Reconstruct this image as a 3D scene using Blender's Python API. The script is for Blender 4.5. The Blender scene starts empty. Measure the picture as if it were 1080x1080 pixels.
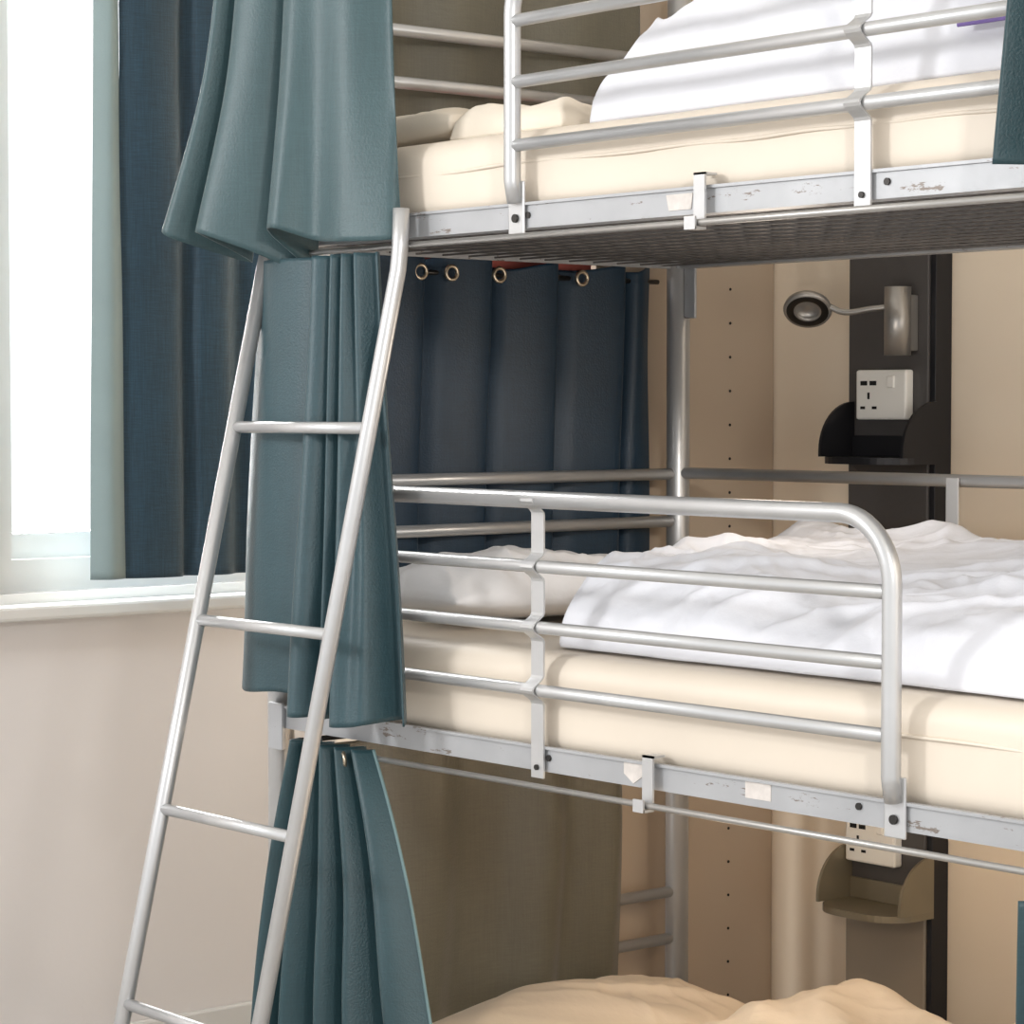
import bpy, math, random
from mathutils import Vector, noise
random.seed(4)
scene=bpy.context.scene
COL=bpy.context.collection
WP={}
def lin(c):
    return tuple(((v/255)/12.92 if v/255<=.04045 else ((v/255+.055)/1.055)**2.4) for v in c)+(1,)
def mat(name,rgb,rough=.6,metal=0,var=.06,scale=6,bump=0,bscale=200,sheen=0,chips=None,trans=0,weave=0):
    m=bpy.data.materials.new(name); m.use_nodes=True; nt=m.node_tree; N=nt.nodes; L=nt.links
    b=N['Principled BSDF']; b.inputs['Roughness'].default_value=rough; b.inputs['Metallic'].default_value=metal
    if sheen: b.inputs['Sheen Weight'].default_value=sheen
    tc=N.new('ShaderNodeTexCoord'); no=N.new('ShaderNodeTexNoise'); no.inputs['Scale'].default_value=scale; no.inputs['Detail'].default_value=5
    L.new(tc.outputs['Object'],no.inputs['Vector'])
    r=N.new('ShaderNodeValToRGB'); c=lin(rgb)
    r.color_ramp.elements[0].position=.3; r.color_ramp.elements[1].position=.7
    r.color_ramp.elements[0].color=tuple(v*(1-var) for v in c[:3])+(1,)
    r.color_ramp.elements[1].color=tuple(min(1,v*(1+var)) for v in c[:3])+(1,)
    L.new(no.outputs['Fac'],r.inputs['Fac']); out=r.outputs['Color']
    if chips:
        n2=N.new('ShaderNodeTexNoise'); n2.inputs['Scale'].default_value=34; n2.inputs['Detail'].default_value=8
        n2.inputs['Roughness'].default_value=.7
        mp=N.new('ShaderNodeMapping'); mp.inputs['Scale'].default_value=(.5,1,2); L.new(tc.outputs['Object'],mp.inputs['Vector']); L.new(mp.outputs[0],n2.inputs['Vector'])
        r2=N.new('ShaderNodeValToRGB'); r2.color_ramp.elements[0].position=chips; r2.color_ramp.elements[1].position=chips+.02
        L.new(n2.outputs['Fac'],r2.inputs['Fac'])
        mx=N.new('ShaderNodeMixRGB'); mx.inputs['Color2'].default_value=lin((122,112,104)); L.new(r2.outputs['Color'],mx.inputs['Fac']); L.new(out,mx.inputs['Color1']); out=mx.outputs['Color']
    if weave:
        for sc in ((60,60,900),(700,700,25)):
            mp=N.new('ShaderNodeMapping'); mp.inputs['Scale'].default_value=sc; L.new(tc.outputs['Object'],mp.inputs['Vector'])
            w=N.new('ShaderNodeTexNoise'); w.inputs['Scale'].default_value=.55; w.inputs['Detail'].default_value=2
            L.new(mp.outputs[0],w.inputs['Vector'])
            mx=N.new('ShaderNodeMixRGB'); mx.blend_type='OVERLAY'; mx.inputs['Fac'].default_value=weave
            L.new(out,mx.inputs['Color1']); L.new(w.outputs['Fac'],mx.inputs['Color2']); out=mx.outputs['Color']
    L.new(out,b.inputs['Base Color'])
    if bump:
        nb=N.new('ShaderNodeTexNoise'); nb.inputs['Scale'].default_value=bscale; nb.inputs['Detail'].default_value=3
        L.new(tc.outputs['Object'],nb.inputs['Vector'])
        bp=N.new('ShaderNodeBump'); bp.inputs['Strength'].default_value=bump; bp.inputs['Distance'].default_value=.002
        L.new(nb.outputs['Fac'],bp.inputs['Height']); L.new(bp.outputs['Normal'],b.inputs['Normal'])
    if trans:
        t=N.new('ShaderNodeBsdfTranslucent'); L.new(out,t.inputs['Color']); ms=N.new('ShaderNodeMixShader'); ms.inputs[0].default_value=trans
        L.new(b.outputs[0],ms.inputs[1]); L.new(t.outputs[0],ms.inputs[2]); L.new(ms.outputs[0],N['Material Output'].inputs[0])
    return m
M=dict(
 metal=mat('silver_paint',(190,190,190),.32,.58,.06,9,.15,60),
 frame=mat('chipped_silver_paint',(168,169,171),.42,.3,.08,9,.15,60,chips=.61),
 wire=mat('wire_metal',(112,108,105),.5,.3,.06,9),
 dark=mat('dark_steel',(60,58,56),.35,.8),
 brass=mat('eyelet_metal',(190,176,155),.3,.9),
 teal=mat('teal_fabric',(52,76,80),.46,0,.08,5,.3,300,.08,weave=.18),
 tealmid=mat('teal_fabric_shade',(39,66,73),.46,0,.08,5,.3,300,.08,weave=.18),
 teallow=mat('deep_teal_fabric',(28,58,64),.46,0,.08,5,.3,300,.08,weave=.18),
 navy=mat('navy_teal_fabric',(30,56,76),.42,0,.1,5,.3,300,.1,weave=.2,trans=.32),
 window_f=mat('window_curtain_fabric',(40,68,84),.6,0,.08,4,.35,250,.15,weave=.45,trans=.16),
 lining=mat('pale_lining',(138,156,157),.55,0,.06,4,.2,250,.2,trans=.12),
 hem=mat('hem_fabric',(96,120,122),.6,0,.06,8),
 olive=mat('olive_lining_fabric',(106,102,88),.38,0,.08,4,.3,250,.2,weave=.15,trans=.14),
 mattress=mat('cream_vinyl',(218,206,190),.48,0,.03,3,.3,14),
 under=mat('mattress_underside',(68,63,60),.85),
 white=mat('white_cotton',(222,223,229),.8,0,.02,3,.3,90,.1),
 pill=mat('bright_white_cotton',(249,249,251),.8,0,.02,3,.3,90,.1),
 cream=mat('cream_cotton',(226,215,198),.8,0,.03,3,.3,90,.1),
 warm=mat('beige_cotton',(232,215,192),.8,0,.03,3,.3,90,.1),
 red=mat('red_fabric',(176,92,82),.8),
 wall=mat('wall_paint_grey_beige',(222,218,216),.28,0,.03,1.5,.2,30),
 wallb=mat('wall_paint_beige',(238,223,202),.6,0,.03,2,.15,30),
 cab=mat('cabinet_laminate',(182,165,146),.5,0,.03,3),
 trim=mat('white_gloss_paint',(212,212,209),.35,0,.02,3),
 floor=mat('floor_boards',(165,160,154),.5,0,.15,3),
 ceil=mat('ceiling_paint',(238,238,236),.8),
 panel=mat('dark_board',(76,73,72),.5,0,.1,5,.2,80),
 panel_lit=mat('board_painted_lit',(150,138,122),.5,0,.1,5),  # paler tone is light on the lower board, put into its colour
 plastic=mat('white_plastic',(244,242,236),.35,0,.01,3),
 black=mat('black_metal',(34,34,38),.4,.3),
 shelf_lit=mat('metal_painted_lit',(134,125,106),.4,.4),  # lower shelf: olive cast of the light painted into the metal colour
 hole=mat('hole_black',(15,15,15),.8),
 steel=mat('brushed_steel',(165,162,158),.35,.7),
 purple=mat('purple_print',(110,90,150),.7),
 sticker=mat('worn_sticker',(205,198,192),.6,0,.12,60))

def mk(name,verts,faces,m,parent=None,smooth=True,label=None,cat=None,kind=None,group=None,origin=None):
    vs=[Vector(v) for v in verts]
    if origin is None:
        lo=Vector([min(v[i] for v in vs) for i in range(3)]); hi=Vector([max(v[i] for v in vs) for i in range(3)]); c=(lo+hi)/2
        if parent is None: c.z=lo.z
    else: c=Vector(origin)
    me=bpy.data.meshes.new(name); me.from_pydata([v-c for v in vs],[],faces); me.update()
    import bmesh
    bm=bmesh.new(); bm.from_mesh(me); bmesh.ops.recalc_face_normals(bm,faces=bm.faces); bm.to_mesh(me); bm.free()
    if smooth:
        for p in me.polygons: p.use_smooth=True
    o=bpy.data.objects.new(name,me); COL.objects.link(o); me.materials.append(m)
    WP[o]=c
    if parent: o.parent=parent; o.location=c-WP[parent]
    else: o.location=c
    tag(o,label,cat,kind,group); return o
def tag(o,label=None,cat=None,kind=None,group=None):
    if label:o["label"]=label
    if cat:o["category"]=cat
    if kind:o["kind"]=kind
    if group:o["group"]=group
def empty(name,loc,label,cat,parent=None,group=None):
    o=bpy.data.objects.new(name,None); COL.objects.link(o); o.empty_display_size=.1; WP[o]=Vector(loc)
    if parent: o.parent=parent; o.location=Vector(loc)-WP[parent]
    else: o.location=loc
    tag(o,label,cat,None,group); return o
def box(name,a,b,m,parent=None,bev=.002,**k):
    x0,y0,z0=a;x1,y1,z1=b
    v=[(x0,y0,z0),(x1,y0,z0),(x1,y1,z0),(x0,y1,z0),(x0,y0,z1),(x1,y0,z1),(x1,y1,z1),(x0,y1,z1)]
    f=[(0,1,2,3),(4,5,6,7),(0,1,5,4),(1,2,6,5),(2,3,7,6),(3,0,4,7)]
    o=mk(name,v,f,m,parent,smooth=False,**k)
    if bev:
        md=o.modifiers.new('b','BEVEL'); md.width=bev; md.segments=2
    return o
def sweep(pts,r,n=14,flat=None):
    pts=[Vector(p) for p in pts]; V=[];F=[]
    t0=(pts[1]-pts[0]).normalized(); up=Vector((0,0,1)) if abs(t0.z)<.9 else Vector((0,1,0))
    nrm=(up-t0*up.dot(t0)).normalized()
    for i,p in enumerate(pts):
        if i==0:t=t0
        elif i==len(pts)-1:t=(pts[i]-pts[i-1]).normalized()
        else:t=((pts[i]-pts[i-1]).normalized()+(pts[i+1]-pts[i]).normalized()).normalized()
        nrm=(nrm-t*nrm.dot(t)).normalized(); bi=t.cross(nrm)
        for k in range(n):
            a=2*math.pi*k/n; V.append(p+nrm*math.cos(a)*r+bi*math.sin(a)*r)
    for i in range(len(pts)-1):
        for k in range(n):
            F.append((i*n+k,i*n+(k+1)%n,(i+1)*n+(k+1)%n,(i+1)*n+k))
    F.append(tuple(range(n))[::-1]); F.append(tuple(range((len(pts)-1)*n,len(pts)*n)))
    return V,F
def tube(name,pts,r,m,parent=None,n=16,**k):
    V,F=sweep(pts,r,n); o=mk(name,V,F,m,parent,**k)
    for p in o.data.polygons:
        if len(p.vertices)>4: p.use_smooth=False
    return o
def arc(c,r,a0,a1,ax1,ax2,n=10):
    return [Vector(c)+Vector(ax1)*r*math.cos(a0+(a1-a0)*i/n)+Vector(ax2)*r*math.sin(a0+(a1-a0)*i/n) for i in range(n+1)]
def ring(name,c,R,r,axis,m,parent):
    ax=Vector(axis).normalized(); u=ax.orthogonal().normalized(); w=ax.cross(u); V=[];F=[];n=20;q=8
    for i in range(n):
        a=2*math.pi*i/n; d=u*math.cos(a)+w*math.sin(a)
        for j in range(q):
            b=2*math.pi*j/q; V.append(Vector(c)+d*(R+r*math.cos(b))+ax*r*math.sin(b))
    for i in range(n):
        for j in range(q):
            F.append((i*q+j,i*q+(j+1)%q,((i+1)%n)*q+(j+1)%q,((i+1)%n)*q+j))
    return mk(name,V,F,m,parent)
def join_parts(parts):
    V=[];F=[]
    for v,f in parts:
        b=len(V); V+=list(v); F+=[tuple(i+b for i in q) for q in f]
    return V,F
def boxvf(a,b):
    x0,y0,z0=a;x1,y1,z1=b
    return [(x0,y0,z0),(x1,y0,z0),(x1,y1,z0),(x0,y1,z0),(x0,y0,z1),(x1,y0,z1),(x1,y1,z1),(x0,y1,z1)],[(0,1,2,3),(4,5,6,7),(0,1,5,4),(1,2,6,5),(2,3,7,6),(3,0,4,7)]

# ------------------------------------------------ room shell
S=dict(kind='structure')
WX=-1.5
YW=1.22
V,F=join_parts([boxvf((WX-.2,-3.2,0),(WX,.22,3.2)),boxvf((WX-.2,.22,0),(WX,YW,1.10)),boxvf((WX-.2,.22,2.9),(WX,YW,3.2)),boxvf((WX-.2,1.12,1.10),(WX,YW,2.9))])
mk('wall_left',V,F,M['wall'],smooth=False,label='grey beige painted wall around the window',**S)
box('wall_back',(WX-.2,YW,0),(4.2,YW+.15,3.2),M['wallb'],bev=0,label='beige painted wall behind the bunk bed',**S)
box('floor',(WX-.2,-3.2,-.1),(4.2,YW+.15,0),M['floor'],bev=0,label='brown wooden floor',**S)
box('ceiling',(WX-.2,-3.2,3.2),(4.2,YW+.15,3.3),M['ceil'],bev=0,label='white painted ceiling',**S)
box('baseboard_left',(WX,-3.2,0),(WX+.018,YW,.13),M['trim'],bev=.006,label='white painted skirting board',**S)
box('trim_1',(WX-.02,-.3,1.045),(WX+.07,YW,1.078),M['trim'],bev=.008,label='white window sill board',**S)
parts=[boxvf((WX-.14,.22,1.08),(WX-.02,.375,2.9)),boxvf((WX-.13,.375,1.08),(WX-.03,1.12,1.17)),boxvf((WX-.13,.375,2.82),(WX-.03,1.12,2.9)),boxvf((WX-.13,1.06,1.17),(WX-.03,1.12,2.82)),
 boxvf((WX-.12,.375,1.225),(WX-.07,.405,2.82)),boxvf((WX-.12,.375,1.17),(WX-.07,1.06,1.225)),
 boxvf((WX-.01,.10,1.078),(WX+.012,.33,3.0)),boxvf((WX-.01,.33,1.078),(WX+.012,1.15,1.10))]
V,F=join_parts(parts)
mk('window_1',V,F,M['trim'],smooth=False,label='white painted sash window frame in daylight',**S)

# ------------------------------------------------ bunk bed
bed=empty('bunk_bed',(1,.45,0),'three tier silver tubular metal bunk bed against beige wall','bunk bed')
LV=[.225,.99,1.75]
FH=.036
for x,y in ((0,0),(0,.9),(2.0,0),(2.0,.9)):
    tube('post',[(x,y+(.02 if y==0 else 0),0),(x,y+(.02 if y==0 else 0),2.45)],.0215,M['metal'],bed,20)
def anglerail(z,yo,sgn,parent,top):
    y1=yo; y2=yo+sgn*.005
    a=boxvf((.022,min(y1,y2),z),(1.978,max(y1,y2),z+FH)); b=boxvf((.022,min(y2,y2+sgn*.028),z),(1.978,max(y2,y2+sgn*.028),z+.004))
    c=boxvf((.022,min(y1,y1-sgn*.004),z+FH-.004),(1.978,max(y1,y1-sgn*.004),z+FH))
    V,F=join_parts([a,b,c]); return mk('side_rail',V,F,M['frame'],parent,smooth=False)
for li,z in enumerate(LV):
    anglerail(z,-.006,1,bed,li)
    anglerail(z,.906,-1,bed,li)
    for x in (0,2.0):
        box('end_beam',(x-.004,.04,z),(x+.004,.88,z+FH),M['frame'],bed,.001)
        dz=-.016 if li==2 else 0
        tube('end_rail',[(x,0.02,z+.388+dz),(x,.9,z+.388+dz)],.0105,M['metal'],bed)
        tube('end_rail',[(x,0.02,z+.302+dz),(x,.9,z+.302+dz)],.0105,M['metal'],bed)
    for x0,x1 in ((.012,.05),(1.95,1.988)):
        box('bracket',(x0,-.014,z-.035),(x1,-.006,z+FH+.004),M['frame'],bed,.002)
    parts=[]
    zz=z+.005; ww=.0014
    for i in range(1,36):
        x=.02+i*1.96/36; parts.append(boxvf((x-ww,.0,zz),(x+ww,.9,zz+.003)))
    for j in range(1,16):
        y=j*.9/16; parts.append(boxvf((.02,y-ww,zz-.003),(1.98,y+ww,zz)))
    V,F=join_parts(parts); mk('wire_base',V,F,M['wire'],bed,smooth=False,label='welded grey wire mesh base')
    box('base_pad',(.026,.006,z+.0128),(1.974,.894,z+.0140),M['under'],bed,0,label='grey brown felt pad under the mattress')
for z in (1.38,2.14):
    tube('back_rail',[(0,.9,z),(2,.9,z)],.0105,M['metal'],bed)
for z,zb in ((1.38,1.0),(2.14,1.76)):
    box('back_strap',(.645,.885,zb),(.671,.889,z+.005),M['metal'],bed,.001)
box('bracket',(.022,.893,1.66),(.05,.899,1.786),M['frame'],bed,.002)

def strap(xc,zlo,zs,parent,y=-.016,w=.026):
    V=[];F=[];prof=[]
    zt=zs[-1]
    step=.004
    n=int((zt+.004-zlo)/step)
    for i in range(n+1):
        zz=zlo+i*step; off=0
        for r in zs:
            d=abs(zz-r)
            if d<.02: off=max(off,.5*(1+math.cos(math.pi*d/.02)))
        prof.append((zz,-.010-off*.021))
    for zz,yy in prof:
        for dx,dy in ((-w/2,0),(w/2,0),(w/2,.003),(-w/2,.003)):
            V.append((xc+dx,yy-.003+dy,zz))
    for i in range(len(prof)-1):
        for k in range(4):
            F.append((i*4+k,i*4+(k+1)%4,(i+1)*4+(k+1)%4,(i+1)*4+k))
    F.append((0,1,2,3)); b=(len(prof)-1)*4; F.append((b,b+1,b+2,b+3))
    return mk('strap',V,F,M['metal'],parent,smooth=False,label='flat metal strap bent around the rails')
YG=-.019
def disc(name,c,axis,r,h,m,parent,n=16,**k):
    c=Vector(c);ax=Vector(axis).normalized()
    return tube(name,[c,c+ax*h],r,m,parent,n,**k)
def guard(zf,xs,xe,rev,strapx):
    g=empty('guard_rail',((xs+xe)/2,YG,zf),None,None,bed)
    zt=zf+.345; rr=.085
    if not rev:
        p=[(xs,YG,zt)]+arc((xe-rr,YG,zt-rr),rr,math.pi/2,0,(1,0,0),(0,0,1),12)+[(xe,YG,zf+.03),(xe,YG+.006,zf)]
    else:
        p=[(xe,YG,zt)]+arc((xs+rr,YG,zt-rr),rr,math.pi/2,math.pi,(1,0,0),(0,0,1),12)+[(xs,YG,zf+.03),(xs,YG+.006,zf)]
    tube('top_tube',p,.0122,M['metal'],g,18)
    xend=xe if not rev else xs
    zs=[zf+.079,zf+.167,zf+.252]
    for z in zs:
        if not rev: tube('rail',[(xs,YG,z),(xe-.008,YG,z)],.009,M['metal'],g)
        else: tube('rail',[(xs+.008,YG,z),(xe,YG,z)],.009,M['metal'],g)
    box('end_tab',(xend-.017,-.0125,zf-.045),(xend+.017,-.0085,zf+.03),M['metal'],g,.0018)
    disc('bolt',(xend,-.012,zf-.022),(0,-1,0),.006,.004,M['dark'],g)
    strap(strapx,zf-.045,zs+[zt],g)
    disc('bolt',(strapx,-.012,zf-.03),(0,-1,0),.004,.004,M['dark'],g)
guard(1.026,.03,1.332,False,.672)
guard(1.786,.625,1.97,True,1.275)
for x,z in ((.69,1.01),(1.27,1.012),(.645,1.768),(1.31,1.77)):
    disc('bolt',(x,-.006,z),(0,-1,0),.0045,.003,M['dark'],bed)
def plate(pts,y,m,parent,name,t=.0012,**k):
    V=[(x,y,z) for x,z in pts]+[(x,y-t,z) for x,z in pts]; n=len(pts)
    F=[tuple(range(n)),tuple(range(n,2*n))]+[(i,(i+1)%n,n+(i+1)%n,n+i) for i in range(n)]
    return mk(name,V,F,m,parent,smooth=False,**k)
plate([(.925,1.778),(.975,1.778),(.972,1.757),(.93,1.757)],-.006,M['sticker'],bed,'sticker',label='worn pale rectangular sticker')
plate([(.845,1.022),(.883,1.022),(.883,1.006),(.864,.994),(.845,1.006)],-.006,M['sticker'],bed,'sticker',label='worn beige shield sticker')
plate([(1.075,1.022),(1.12,1.022),(1.12,1.0),(1.075,1.0)],-.006,M['sticker'],bed,'sticker',label='white paper sticker')
tube('curtain_rod',[(.12,-.028,.972),(2.02,-.028,.972)],.0045,M['steel'],bed,10)
tube('curtain_rod',[(.03,-.028,1.737),(2.02,-.028,1.737)],.0045,M['steel'],bed,10)
tube('curtain_rod',[(-.02,-.028,2.47),(2.02,-.028,2.47)],.0045,M['steel'],bed,10)
XH=-.044
tube('curtain_rod',[(.03,.03,.965),(.03,.87,.965)],.0045,M['dark'],bed,10)
for z in (1.728,2.43):
    tube('curtain_rod',[(XH,.02,z),(XH,.89,z)],.0045,M['dark'],bed,10)
for x,z in ((.905,.972),(1.0,1.737),(1.85,.972),(1.85,1.737)):
    zt=z+.055
    V,F=join_parts([boxvf((x-.010,-.020,z-.004),(x+.010,-.0165,zt+.010)),boxvf((x-.010,-.020,zt+.007),(x+.010,.003,zt+.010)),boxvf((x-.010,-.036,z-.009),(x+.010,-.0165,z-.0055)),boxvf((x-.010,-.037,z-.009),(x+.010,-.034,z+.008))])
    mk('rod_hook',V,F,M['metal'],bed,smooth=False)

# ------------------------------------------------ ladder
lad=empty('ladder',(.22,-.43,0),'slanted silver tubular metal ladder leaning on the bunk bed','ladder')
def ly(z): return -.038-(1.741-z)*.231
LX,RX=.049,.399
for x in (LX,RX):
    zt=1.735 if x<.1 else 1.70
    pts=[(x,ly(.013),.013),(x,ly(zt),zt)]
    if x>.1: pts+=[(x,ly(1.70)+.004,1.735),(x,ly(1.70)+.006,1.79)]
    tube('stile',pts,.0122,M['metal'],lad,18)
    disc('foot_cap',(x,ly(.0),.0),(0,0.2,1),.0155,.04,M['black'],lad)
for z in (1.469,1.172,.885,.594,.3):
    tube('rung',[(LX,ly(z),z),(RX,ly(z),z)],.009,M['metal'],lad,16)

# ------------------------------------------------ curtains
def cr(p0,p1,p2,p3,t):
    return tuple(.5*((2*b)+(-a+c)*t+(2*a-5*b+4*c-d)*t*t+(-a+3*b-3*c+d)*t*t*t) for a,b,c,d in zip(p0,p1,p2,p3))
def csample(pts,n):
    out=[];m=len(pts)-1
    for i in range(n+1):
        s=i/n*m; k=min(int(s),m-1); t=s-k
        P=lambda j: pts[max(0,min(m,j))]
        out.append(cr(P(k-1),P(k),P(k+1),P(k+2),t))
    return out
EDGE={}
def sheet(name,rows,m,parent=None,nx=120,nz=50,th=.003,wob=.003,ymax=None,**k):
    cols=[csample(r,nx) for r in rows]
    grid=[csample([c[i] for c in cols],nz) for i in range(nx+1)]
    V=[]
    for i in range(nx+1):
        for j in range(nz+1):
            p=Vector(grid[i][j]); n=noise.noise_vector(Vector((p.x*9+3,p.y*9,p.z*2.5)))
            p.x+=n.x*wob; p.y+=n.y*wob
            if ymax is not None and p.y>ymax: p.y=ymax+(p.y-ymax)*.1
            V.append(p)
    F=[(i*(nz+1)+j,(i+1)*(nz+1)+j,(i+1)*(nz+1)+j+1,i*(nz+1)+j+1) for i in range(nx) for j in range(nz)]
    edge=[Vector(v) for v in V[nx*(nz+1):(nx+1)*(nz+1)]]
    o=mk(name,V,F,m,parent,**k)
    md=o.modifiers.new('s','SOLIDIFY'); md.thickness=th; md.offset=0
    EDGE[o]=edge
    return o
def rowfn(axis,a0,a1,c,amp,nf,z,ph=0,seed=0,scal=0):
    pts=[];rnd=random.Random(seed)
    n=nf*2+1
    for i in range(n):
        a=a0+(a1-a0)*(i/(n-1)+ (rnd.uniform(-.25,.25)/(n-1) if 0<i<n-1 else 0)); s=1 if (i+ph)%2 else -1
        d=c+s*amp*rnd.uniform(.75,1.1)
        zz=z+ (rnd.uniform(-.004,.004)) - (scal if s<0 else 0)
        pts.append((a,d,zz) if axis=='x' else (d,a,zz))
    return pts
T=[(-.0,-.05),(.03,-.085),(.052,-.02),(.070,-.08),(.10,-.095),(.145,-.07),(.165,-.01),(.182,-.08),(.21,-.095),(.25,-.08),(.30,-.06),(.335,-.02),(.35,-.03)]
B1=[(-.085,-.14),(-.055,-.148),(-.020,-.02),(.0,-.12),(.03,-.15),(.095,-.10),(.145,-.01),(.162,-.105),(.20,-.13),(.24,-.085),(.305,-.08),(.375,-.05),(.385,-.03)]
zb=[1.785,1.765,1.73,1.765,1.768,1.74,1.70,1.76,1.768,1.75,1.745,1.745,1.75]
mid=[(a[0]*.55+b[0]*.45,a[1]*.55+b[1]*.45) for a,b in zip(T,B1)]
mid2=[(a[0]*.85+b[0]*.15,a[1]*.85+b[1]*.15) for a,b in zip(T,B1)]
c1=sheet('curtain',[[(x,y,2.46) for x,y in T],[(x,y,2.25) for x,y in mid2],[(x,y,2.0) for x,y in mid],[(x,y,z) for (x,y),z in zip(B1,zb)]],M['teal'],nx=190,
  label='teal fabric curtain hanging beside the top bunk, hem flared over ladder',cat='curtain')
def R(xs,ys,z): return [(x,y,(z if not isinstance(z,list) else z[i])) for i,(x,y) in enumerate(zip(xs,ys))]
def rows2(T,B,zt,zb,fr):
    out=[]
    for f in fr:
        out.append([(a[0]*(1-f)+b[0]*f,a[1]*(1-f)+b[1]*f,zt*(1-f)+(zb[i] if isinstance(zb,list) else zb)*f) for i,(a,b) in enumerate(zip(T,B))])
    return out
T2=[(.045,-.045),(.10,-.058),(.16,-.052),(.205,-.043),(.208,-.062),(.22,-.072),(.234,-.062),(.248,-.043),(.262,-.070),(.276,-.044),(.292,-.072),(.306,-.044),(.322,-.072),(.34,-.043),(.365,-.06)]
B2=[(-.006,-.05),(.055,-.085),(.135,-.075),(.215,-.043),(.205,-.09),(.228,-.125),(.255,-.115),(.278,-.045),(.292,-.115),(.315,-.055),(.335,-.125),(.365,-.115),(.39,-.10),(.405,-.045),(.442,-.07)]
zb2=[1.06,1.055,1.06,1.05,1.04,1.035,1.035,1.04,1.035,1.04,1.03,1.03,1.035,1.04,1.035]
r=rows2(T2,B2,1.728,zb2,(0,.3,.65,1))
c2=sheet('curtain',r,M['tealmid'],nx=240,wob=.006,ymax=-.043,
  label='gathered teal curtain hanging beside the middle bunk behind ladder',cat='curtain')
xt=[.125,.14,.158,.175,.195,.215,.235,.255,.275,.295,.315]
xb=[.02,.07,.13,.17,.24,.30,.36,.42,.48,.55,.62]
ys=[-.03,-.06,-.012,-.06,-.018,-.06,-.02,-.06,-.018,-.055,-.03]
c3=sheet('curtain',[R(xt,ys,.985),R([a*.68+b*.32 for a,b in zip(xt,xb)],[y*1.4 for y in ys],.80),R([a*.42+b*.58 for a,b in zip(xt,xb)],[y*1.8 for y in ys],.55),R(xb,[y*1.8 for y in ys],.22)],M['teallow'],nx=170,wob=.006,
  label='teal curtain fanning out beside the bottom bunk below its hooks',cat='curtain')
tube('hem',[p+Vector((.002,-.001,0)) for p in EDGE[c3]],.0026,M['hem'],c3,8,label='pale stitched hem')
for x,z in [(.262,.966),(.30,.960)]: ring('eyelet',(x,-.048,z),.011,.003,(.5,1,.1),M['brass'],c3)
def head(xc,z0,z1,y0,y1,m,nf,amp,label,ampb=None,scal=0,seed=7):
    r1=rowfn('y',y0,y1,xc,amp,nf,z1,0,seed,scal); r2=rowfn('y',y0,y1,xc,ampb or amp,nf,(z0+z1)/2,0,seed); r3=rowfn('y',y0,y1,xc,ampb or amp,nf,z0,0,seed)
    return sheet('curtain',[r1,r2,r3],m,nx=130,label=label,cat='curtain')
hp=[(.16,-.044),(.25,-.024),(.325,-.018),(.345,-.063),(.39,-.034),(.47,-.016),(.49,-.063),(.53,-.036),(.62,-.016),(.64,-.063),(.69,-.034),(.78,-.016),(.80,-.063),(.83,-.034),(.868,-.044)]
hz=[1.752,1.752,1.745,1.74,1.752,1.752,1.742,1.733,1.748,1.74,1.736,1.748,1.742,1.738,1.752]
hz=[z+.006 for z in hz]
h=sheet('curtain',[[(x,y,z) for (y,x),z in zip(hp,hz)],[(x,y-.004,1.6) for y,x in hp],[(x,y-.012 if 0<i<14 else y,1.4) for i,(y,x) in enumerate(hp)],[(x,y-.016 if 0<i<14 else y,1.19) for i,(y,x) in enumerate(hp)]],M['navy'],nx=220,wob=.002,label='dark navy teal eyelet curtain across the middle bunk head',cat='curtain')
for y in (.318,.385,.49,.68): ring('eyelet',(XH+.028,y,1.727),.0115,.0035,(1,-.1,0),M['brass'],h)
op=[(.06,.030),(.14,.024),(.22,.046),(.30,.050),(.37,.020),(.45,.024),(.54,.056),(.60,.030),(.65,.038),(.70,.046),(.728,.026)]
sheet('curtain',[[(x*.5+.016,y,.955) for y,x in op],[(x,y+.010,.75) for y,x in op],[(x,y-.014 if 0<i<len(op)-1 else y,.45) for i,(y,x) in enumerate(op)]],M['olive'],nx=140,label='olive brown curtain lining across the bottom bunk head',cat='curtain')
head(XH,1.95,2.44,.05,.86,M['olive'],3,.012,'olive brown curtain across the top bunk head',ampb=.016)
sheet('curtain',[rowfn('x',1.565,1.93,-.05,.02,5,2.46,0,3),rowfn('x',1.555,1.93,-.05,.025,5,2.1,0,3),rowfn('x',1.53,1.93,-.055,.03,5,1.77,0,3)],M['teallow'],label='dark teal curtain gathered at the foot of top bunk',cat='curtain')
sheet('curtain',[rowfn('x',1.565,1.93,-.05,.02,5,.945,0,5),rowfn('x',1.565,1.93,-.05,.025,5,.6,0,5),rowfn('x',1.57,1.93,-.05,.03,5,.25,0,5)],M['teallow'],label='dark teal curtain gathered at the foot of bottom bunk',cat='curtain')
XC=WX+.13
wc=empty('window_curtain',(XC,.7,1.13),'long dark blue teal window curtain with pale lining edge','curtain')
wp=[(.565,XC-.01),(.61,XC+.012),(.68,XC+.016),(.725,XC-.014),(.77,XC+.01),(.83,XC+.018),(.87,XC-.014),(.91,XC+.012),(.98,XC+.016),(1.02,XC-.01)]
sheet('curtain_panel',[[(x,y+.01*math.sin(i),z) for i,(y,x) in enumerate(wp)] for z in (2.95,2.3,1.6,1.13)],M['window_f'],wc,nx=150,wob=.006)
sheet('lining_edge',[[(XC-.02,.515,2.95),(XC+.005,.54,2.95),(XC-.010,.56,2.95)],[(XC-.02,.505,2.0),(XC+.006,.535,2.0),(XC-.01,.565,2.0)],[(XC-.02,.492,1.13),(XC+.008,.53,1.13),(XC-.01,.575,1.13)]],M['lining'],wc,nx=30,label='pale grey green curtain lining edge')
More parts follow.
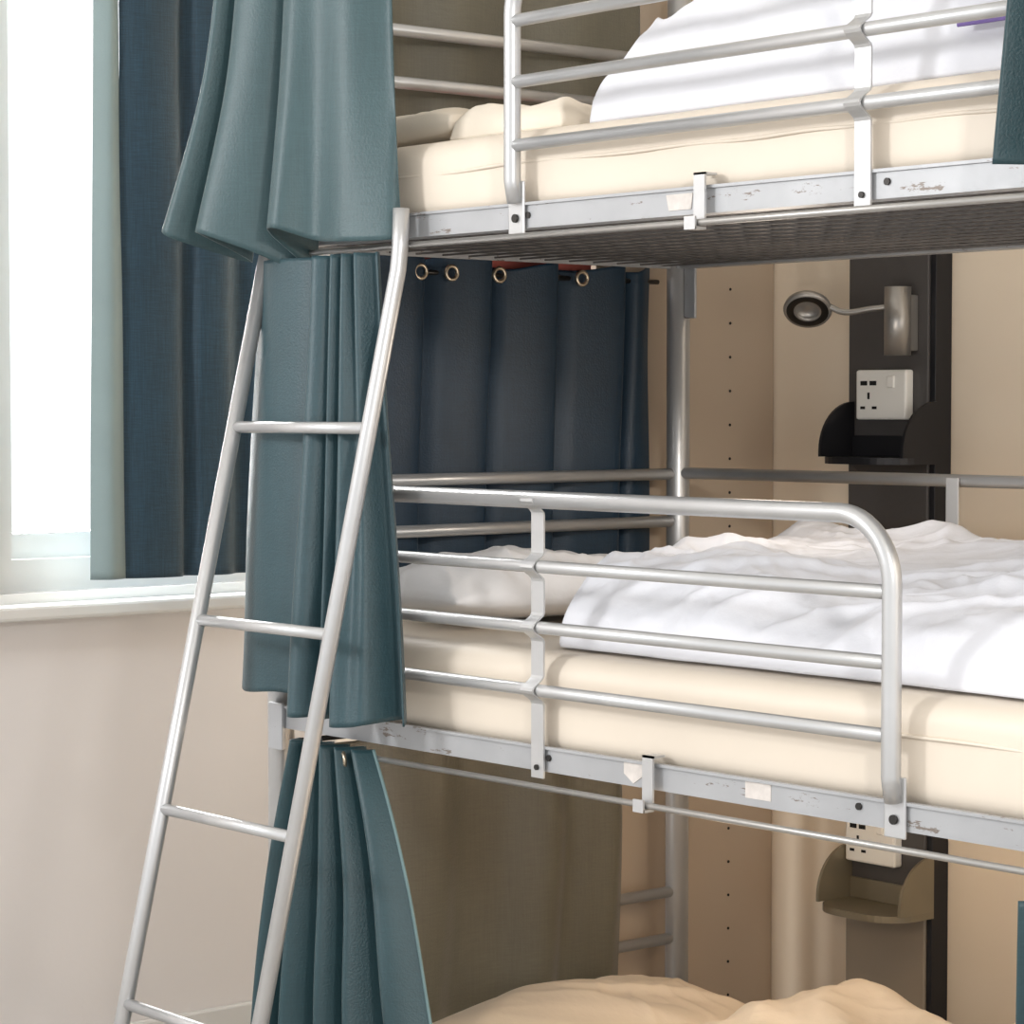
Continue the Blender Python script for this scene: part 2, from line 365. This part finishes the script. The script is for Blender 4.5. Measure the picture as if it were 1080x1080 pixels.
tube('curtain_rod',[(XC,.2,2.97),(XC,1.1,2.97)],.012,M['steel'],wc)

# ------------------------------------------------ mattresses
def mattress(zf,label,h=.135,piping=False):
    e=empty('mattress',(1,.45,zf+.006),label,'mattress')
    z0=zf+.015; z1=zf+h
    nx=120
    x0,x1,y0,y1=.03,1.97,.010,.888
    K=[];F=[]
    for i in range(nx+1):
        x=x0+(x1-x0)*i/nx; e1=min(x-x0,x1-x); k=math.sqrt(max(0,1-(1-min(e1/.03,1))**2)) 
        cx,cz=(y0+y1)/2,(z0+z1)/2; hy,hz=(y1-y0)/2-.02*(1-k),(z1-z0)/2*(.6+.4*k)
        rc=min(.036,hz*.9)
        per=[]
        for (sx,sy,a0) in ((1,1,0),(-1,1,90),(-1,-1,180),(1,-1,270)):
            for q in range(9):
                a=math.radians(a0+q*90/8)
                per.append((cx+sx*(hy-rc)+rc*math.cos(a),cz+sy*(hz-rc)+rc*math.sin(a)))
        full=[]
        for q in range(36):
            a=per[q];b=per[(q+1)%36]; full.append(a)
            if q%9==8:
                cnt=20 if q in (8,26) else 10
                for t in range(1,cnt): full.append((a[0]+(b[0]-a[0])*t/cnt,a[1]+(b[1]-a[1])*t/cnt))
        n=len(full)
        for yy,zz in full:
            w=noise.noise(Vector((x*4,yy*5,zz*6)))*.0025+noise.noise(Vector((x*16,yy*9,zz*14)))*.0009
            side=1 if yy>cx else -1
            if abs(yy-cx)>hy-rc: yy+=side*w
            if zz>cz: zz+=w*.6
            K.append((x,yy,zz))
    for i in range(nx):
        for q in range(n): F.append((i*n+q,i*n+(q+1)%n,(i+1)*n+(q+1)%n,(i+1)*n+q))
    F.append(tuple(range(n))); F.append(tuple(range(nx*n,(nx+1)*n)))
    mk('cover',K,F,M['mattress'],e)
    pts=[(x0+.02+(x1-x0-.04)*i/60,y0-.0002+.0018*math.sin(i*.7),zf+h-.05+.004*noise.noise(Vector((i*.2,0,zf)))) for i in range(61)]
    tube('piping',pts,.0026,M['mattress'],e,8)
    return e
for zf,l in ((LV[0],'cream mattress on the bottom bunk'),(LV[1],'cream vinyl covered mattress on the middle bunk'),(LV[2],'cream vinyl covered mattress on the top bunk')):
    mattress(zf,l,.163 if zf==LV[1] else .143)
ZM=LV[1]+.167; ZT=LV[2]+.147; ZL=LV[0]+.147
yy_=(.28,.4,.5,.62,.745)
sheet('blanket',[[(.034,y,ZT+.002) for y in yy_],[(-.05,y,ZT+.004) for y in yy_],[(-.0645,y,ZT-.03) for y in yy_],[(-.066,y,1.72) for y in yy_],[(-.066,y,1.62) for y in yy_]],M['red'],nx=40,nz=40,wob=.0005,th=.0015,label='red blanket hanging down behind the top mattress head',cat='blanket')
# ------------------------------------------------ bedding
def fbm(p,o=3):
    return sum(noise.noise(p*(2**i))/(2**i) for i in range(o))
def ridge(x,y,sc,seed,ang=0,pw=1.7,st=.32,warp=.45):
    c,s=math.cos(ang),math.sin(ang); u=x*c+y*s; v=-x*s+y*c
    p=Vector((u*sc,v*sc*st,seed)); q=noise.noise_vector(Vector((x*2.2,y*2.2,seed)))*warp*sc*.35; p+=q
    msk=.25+.75*max(0,min(1,.5+noise.noise(Vector((x*2.5,y*2.5,seed+50)))*1.6))
    # rounded crest instead of a knife edge
    a=math.sqrt(noise.noise(p)**2+.0035)-.059
    return (max(0,1-a*2.2)**pw)*msk
def wrinkle(x,y,seed,fine=1):
    return (ridge(x,y,2.6,seed+3,.7,1.6)*.028+ridge(x,y,4.5,seed+9,-.5,1.7)*.022+ridge(x,y,6.5,seed+29,1.25,1.9)*.017
      +(ridge(x,y,9,seed+14,.3,2.4,.22)*.011+ridge(x,y,12,seed+24,-.9,2.4,.22)*.008+ridge(x,y,20,seed+34,.9,2.4,.2)*.0035+ridge(x,y,28,seed+54,-.3,2.4,.2)*.002)*fine)
def duvet(name,quad,z0,H,m,seed,label,cat,nx=320,ny=180,amp=1,edge=.05,prof=None,parent=None,big_=1,fine=1,rnd=.10):
    A,B,C,D=[Vector(q) for q in quad]
    V=[]
    for i in range(nx+1):
        u=i/nx
        for j in range(ny+1):
            v=j/ny
            # round off the free front corner
            uu=u+rnd*(max(0,1-v/.28)**2)*(1-u)
            p=(A*(1-uu)+B*uu)*(1-v)+(D*(1-uu)+C*uu)*v
            L=((B-A).length*.5+(C-D).length*.5); W=((D-A).length)
            wob=noise.noise_vector(Vector((p.x*3,p.y*3,seed)))*.02
            e=min(u*L,(1-u)*L,v*W,(1-v)*W)
            k=min(e/edge,1); k=math.sqrt(max(0,1-(1-k)**2))
            hh=H*(prof(u,v) if prof else 1)
            big=fbm(Vector((p.x*2.4,p.y*2.4,seed)),2)*.035*amp*big_
            w=wrinkle(p.x,p.y,seed,fine)
            z=z0+.006+k*(max(.02,hh+big)+w*amp)
            fr=(1-k)*.010*noise.noise(Vector((p.x*10,p.y*10,seed+40)))
            V.append((p.x+wob.x,p.y+wob.y*.6+fr,z))
    n1=ny+1
    F=[(i*n1+j,(i+1)*n1+j,(i+1)*n1+j+1,i*n1+j+1) for i in range(nx) for j in range(ny)]
    rim=[i*n1 for i in range(nx+1)]+[nx*n1+j for j in range(1,ny+1)]+[i*n1+ny for i in range(nx-1,-1,-1)]+[j for j in range(ny-1,0,-1)]
    b=len(V)
    for r in rim: V.append((V[r][0],V[r][1],z0+.001))
    nr=len(rim)
    for q in range(nr): F.append((rim[q],rim[(q+1)%nr],b+(q+1)%nr,b+q))
    F.append(tuple(range(b,b+nr)))
    return mk(name,V,F,m,parent,label=label,cat=cat)
def pillow(c,sx,sy,h,m,seed,label,rot=0,crease=1,pw=.42):
    V=[];n=110
    for side in (1,-1):
        for i in range(n+1):
            for j in range(n+1):
                u=-1+2*i/n; v=-1+2*j/n
                t=(max(0,(1-u*u))*max(0,(1-v*v)))**pw
                x=u*sx/2*(1-.06*(1-abs(v))*abs(u)); y=v*sy/2*(1-.05*(1-abs(u))*abs(v))
                w=(ridge(x,y,5,seed,.4)*.014+ridge(x,y,9,seed+5,-.6)*.012+ridge(x,y,16,seed+8,1.3,2.5)*.005)*crease+noise.noise(Vector((x*5,y*5,seed)))*.012*crease
                zz=h/2+side*(h/2*t)+ (w*min(1,t*1.6) if side>0 else 0)
                if side<0: zz=max(zz,0)
                X=x*math.cos(rot)-y*math.sin(rot); Y=x*math.sin(rot)+y*math.cos(rot)
                V.append((c[0]+X,c[1]+Y,c[2]+zz))
    n1=n+1;F=[]
    for s in (0,1):
        b=s*n1*n1
        for i in range(n):
            for j in range(n): F.append((b+i*n1+j,b+(i+1)*n1+j,b+(i+1)*n1+j+1,b+i*n1+j+1))
    o=mk('pillow',V,F,m,label=label,cat='pillow')
    import bmesh
    bm=bmesh.new(); bm.from_mesh(o.data); bmesh.ops.remove_doubles(bm,verts=bm.verts,dist=.0004); bmesh.ops.recalc_face_normals(bm,faces=bm.faces); bm.to_mesh(o.data); bm.free()
    return o
duvet('duvet',[(.53,.055),(1.95,.05),(1.95,.85),(.33,.85)],ZM,.09,M['white'],2.3,'rumpled white duvet spread over the middle bunk mattress','duvet',prof=lambda u,v:.22+.98*min(1,v*1.3),amp=1.1,edge=.10,rnd=.07)
pillow((.185,.40,ZM),.30,.58,.085,M['pill'],5,'white wrinkled pillow at the head of middle bunk',crease=1.4)
duvet('duvet',[(.66,.07),(1.95,.06),(1.95,.84),(.665,.84)],ZT,.10,M['white'],7.7,'rumpled white duvet piled on the top bunk mattress','duvet',prof=lambda u,v:.5+.72*math.sin(min(1,u*8)*math.pi/2)*(1-.3*u),amp=1.4,edge=.09,fine=1.9,rnd=.02)
pillow((.20,.34,ZT),.32,.52,.06,M['cream'],9,'flat cream pillow at the head of top bunk',crease=.5,pw=.2)
duvet('blanket',[(.37,.07),(.625,.07),(.615,.8),(.37,.8)],ZT,.012,M['cream'],4.4,'folded cream blanket beside the top bunk pillow','blanket',nx=100,ny=130,amp=.8,edge=.035,big_=.2,rnd=0)
duvet('duvet',[(.445,.04),(1.95,.03),(1.95,.86),(.435,.86)],ZL,.12,M['warm'],11.2,'rumpled beige duvet on the bottom bunk','duvet',amp=1.3,edge=.09,fine=.8,rnd=0)
pillow((.262,.42,ZL),.34,.66,.16,M['warm'],15,'beige pillow at the head of bottom bunk',crease=1)

# ------------------------------------------------ back wall fittings
cab=empty('storage_cabinet',(-.2,.96,0),'tall beige laminate cabinet with shelf pin holes beside bed','cabinet')
box('side_panel',(-.10,.76,0),(-.068,YW-.002,2.6),M['cab'],cab,.001)
box('body',(-.42,.76,0),(-.101,YW-.002,2.6),M['cab'],cab,.001)
for k in range(0,34):
    z=.25+k*.064
    disc('pin_hole',(-.068,1.10,z),(1,0,0),.0028,.0012,M['hole'],cab,8)
DX=-.065; YB=YW-.05
pn=empty('wall_panel',(.34+DX,YW-.02,0),'tall dark service board fixed on the beige wall','panel')
box('board',(.235+DX,YB,.61),(.425+DX,YW-.001,2.6),M['panel'],pn,.002)
box('lower_board',(.235+DX,YB,.0),(.425+DX,YW-.001,.608),M['panel_lit'],pn,.002)  # lower run of the board, lit look comes from its base colour
box('edge_strip',(.426+DX,YB+.005,0),(.438+DX,YW-.001,2.6),M['black'],pn,.001)
def socket(xc,zc,label):
    s=empty('wall_socket',(xc,YB-.01,zc),label,'socket')
    y=YB-.0005; w,h=.060,.045
    box('face_plate',(xc-w,y-.022,zc-h),(xc+w,y,zc+h),M['plastic'],s,.004)
    for dx in (-.040,-.018):
        box('usb_port',(xc+dx-.008,y-.0226,zc+.017),(xc+dx+.008,y-.0215,zc+.025),M['hole'],s,0)
    box('switch',(xc+.018,y-.026,zc+.012),(xc+.034,y-.02,zc+.034),M['plastic'],s,.002)
    box('pin_slot',(xc-.031,y-.0226,zc-.008),(xc-.026,y-.0215,zc+.004),M['hole'],s,0)
    box('pin_slot',(xc-.048,y-.0226,zc-.026),(xc-.037,y-.0215,zc-.021),M['hole'],s,0)
    box('pin_slot',(xc-.020,y-.0226,zc-.026),(xc-.009,y-.0215,zc-.021),M['hole'],s,0)
    return s
socket(.333+DX,1.522,'white wall socket with usb ports on dark board')
socket(.313+DX,.712,'cream lit wall socket above the lower shelf')
def shelf(xa,xb,z,m,label):
    s=empty('wall_shelf',((xa+xb)/2,YB-.01,z),label,'shelf')
    yb=YB-.001; d=.115
    r=.07; pts=[(xa,yb)]
    pts+=[(xa+r-r*math.cos(a),yb-d+r-r*math.sin(a)) for a in [i*math.pi/2/8 for i in range(9)]]
    pts+=[(xb-r+r*math.sin(a),yb-d+r-r*math.cos(a)) for a in [i*math.pi/2/8 for i in range(9)]]
    pts+=[(xb,yb)]; n=len(pts)
    V=[(x,y,z) for x,y in pts]+[(x,y,z+.012) for x,y in pts]
    F=[tuple(range(n)),tuple(range(n,2*n))]+[(i,(i+1)%n,n+(i+1)%n,n+i) for i in range(n)]
    mk('tray',V,F,m,s,smooth=False)
    R_=.09
    for x in (xa,xb-.006):
        pp=[(yb,z+.012),(yb-R_,z+.012)]+[(yb-R_*math.cos(a),z+.022+R_*math.sin(a)) for a in [i*math.pi/2/12 for i in range(13)]]
        n=len(pp); V=[(x,a,b) for a,b in pp]+[(x+.006,a,b) for a,b in pp]
        F=[tuple(range(n)),tuple(range(n,2*n))]+[(i,(i+1)%n,n+(i+1)%n,n+i) for i in range(n)]
        mk('side_wing',V,F,m,s,smooth=False)
    box('back_plate',(xa+.006,yb-.006,z+.012),(xb-.006,yb,z+.05),m,s,.001)
shelf(.245+DX,.448+DX,1.398,M['black'],'small black curved wall shelf under white socket')
shelf(.245+DX,.448+DX,.585,M['shelf_lit'],'small metal curved wall shelf under socket, olive light painted in')
DY=YB-1.10
lamp=empty('reading_lamp',(.38+DX,1.08+DY,1.6),'steel reading lamp with round head on bent arm','lamp')
disc('lamp_mount',(.384+DX,1.065+DY,1.592),(0,0,1),.024,.122,M['steel'],lamp,24)
box('mount_base',(.367+DX,1.075+DY,1.60),(.402+DX,1.1+DY,1.70),M['steel'],lamp,.002)
hd=Vector((.240+DX,.985+DY,1.677)); 
arm=csample([(.367+DX,1.055+DY,1.678),(.34+DX,1.04+DY,1.675),(.31+DX,1.025+DY,1.670),(.29+DX,1.015+DY,1.672),(.270+DX,1.002+DY,1.684)],16)
tube('arm',arm,.0055,M['steel'],lamp,12)
ax=Vector((.42,-.52,-.74)).normalized()
def lathe(name,c,ax,prof,m,parent,n=32):
    u=ax.orthogonal().normalized(); w=ax.cross(u); V=[];F=[]
    for r,h_ in prof:
        for k in range(n):
            a=2*math.pi*k/n; V.append(c+ax*h_+(u*math.cos(a)+w*math.sin(a))*r)
    for i in range(len(prof)-1):
        for k in range(n): F.append((i*n+k,i*n+(k+1)%n,(i+1)*n+(k+1)%n,(i+1)*n+k))
    return mk(name,V,F,m,parent)
lathe('lamp_head',hd,ax,[(.0005,-.010),(.034,-.010),(.042,-.005),(.044,.003),(.042,.007),(.022,.007),(.020,.004),(.020,-.002),(.0005,-.002)],M['steel'],lamp)
lathe('lens',hd,ax,[(.025,.0072),(.028,.0085),(.035,.0085),(.038,.0072)],M['dark'],lamp)
box('bedding_label',(1.37,.046,ZT+.055),(1.46,.049,ZT+.078),M['purple'],label='small purple printed bedding label on white duvet',cat='label')

# ------------------------------------------------ light
w=bpy.data.worlds.new('World'); scene.world=w; w.use_nodes=True
bg=w.node_tree.nodes['Background']; bg.inputs[0].default_value=(.98,.99,1,1); bg.inputs[1].default_value=1.35
def area(loc,target,size,power,color,sy=None):
    l=bpy.data.lights.new('area','AREA'); l.energy=power; l.color=color; l.size=size; l.shape='RECTANGLE'; l.size_y=sy or size
    o=bpy.data.objects.new('area_light',l); COL.objects.link(o); o.location=loc
    o.rotation_euler=(Vector(target)-Vector(loc)).to_track_quat('-Z','Y').to_euler(); return o
def point(loc,power,color,r):  # added warm fill inside the bunk alcoves, no lamp modelled at these spots
    l=bpy.data.lights.new('alcove_fill','POINT'); l.energy=power; l.color=color; l.shadow_soft_size=r
    o=bpy.data.objects.new('alcove_fill',l); COL.objects.link(o); o.location=loc
area((-2.1,.62,2.1),(0,.3,1.5),1.2,220,(1,.995,.99),1.7)
area((-.3,-3.1,2.5),(-.4,.2,1.2),.5,56,(.99,.995,1))
area((3.95,-1.75,2.35),(-1.5,.75,.6),.22,40,(1,.97,.93))
area((3.9,.3,1.9),(.2,.9,1.2),.8,16,(1,.84,.66),1.6)
point((.62,.50,1.52),2.0,(1,.87,.73),.08)
point((.75,.30,.90),4.0,(1,.80,.60),.08)
point((.50,.80,.90),1.6,(1,.76,.52),.05)
# camera
cd=bpy.data.cameras.new('cam'); cam=bpy.data.objects.new('camera',cd); COL.objects.link(cam); scene.camera=cam
cam.location=(3.382,-2.333,1.5); cam.rotation_euler=(math.radians(90-2.35),0,math.radians(50)); cd.sensor_width=36; cd.lens=90; cd.clip_start=.05
scene.view_settings.view_transform='Standard'
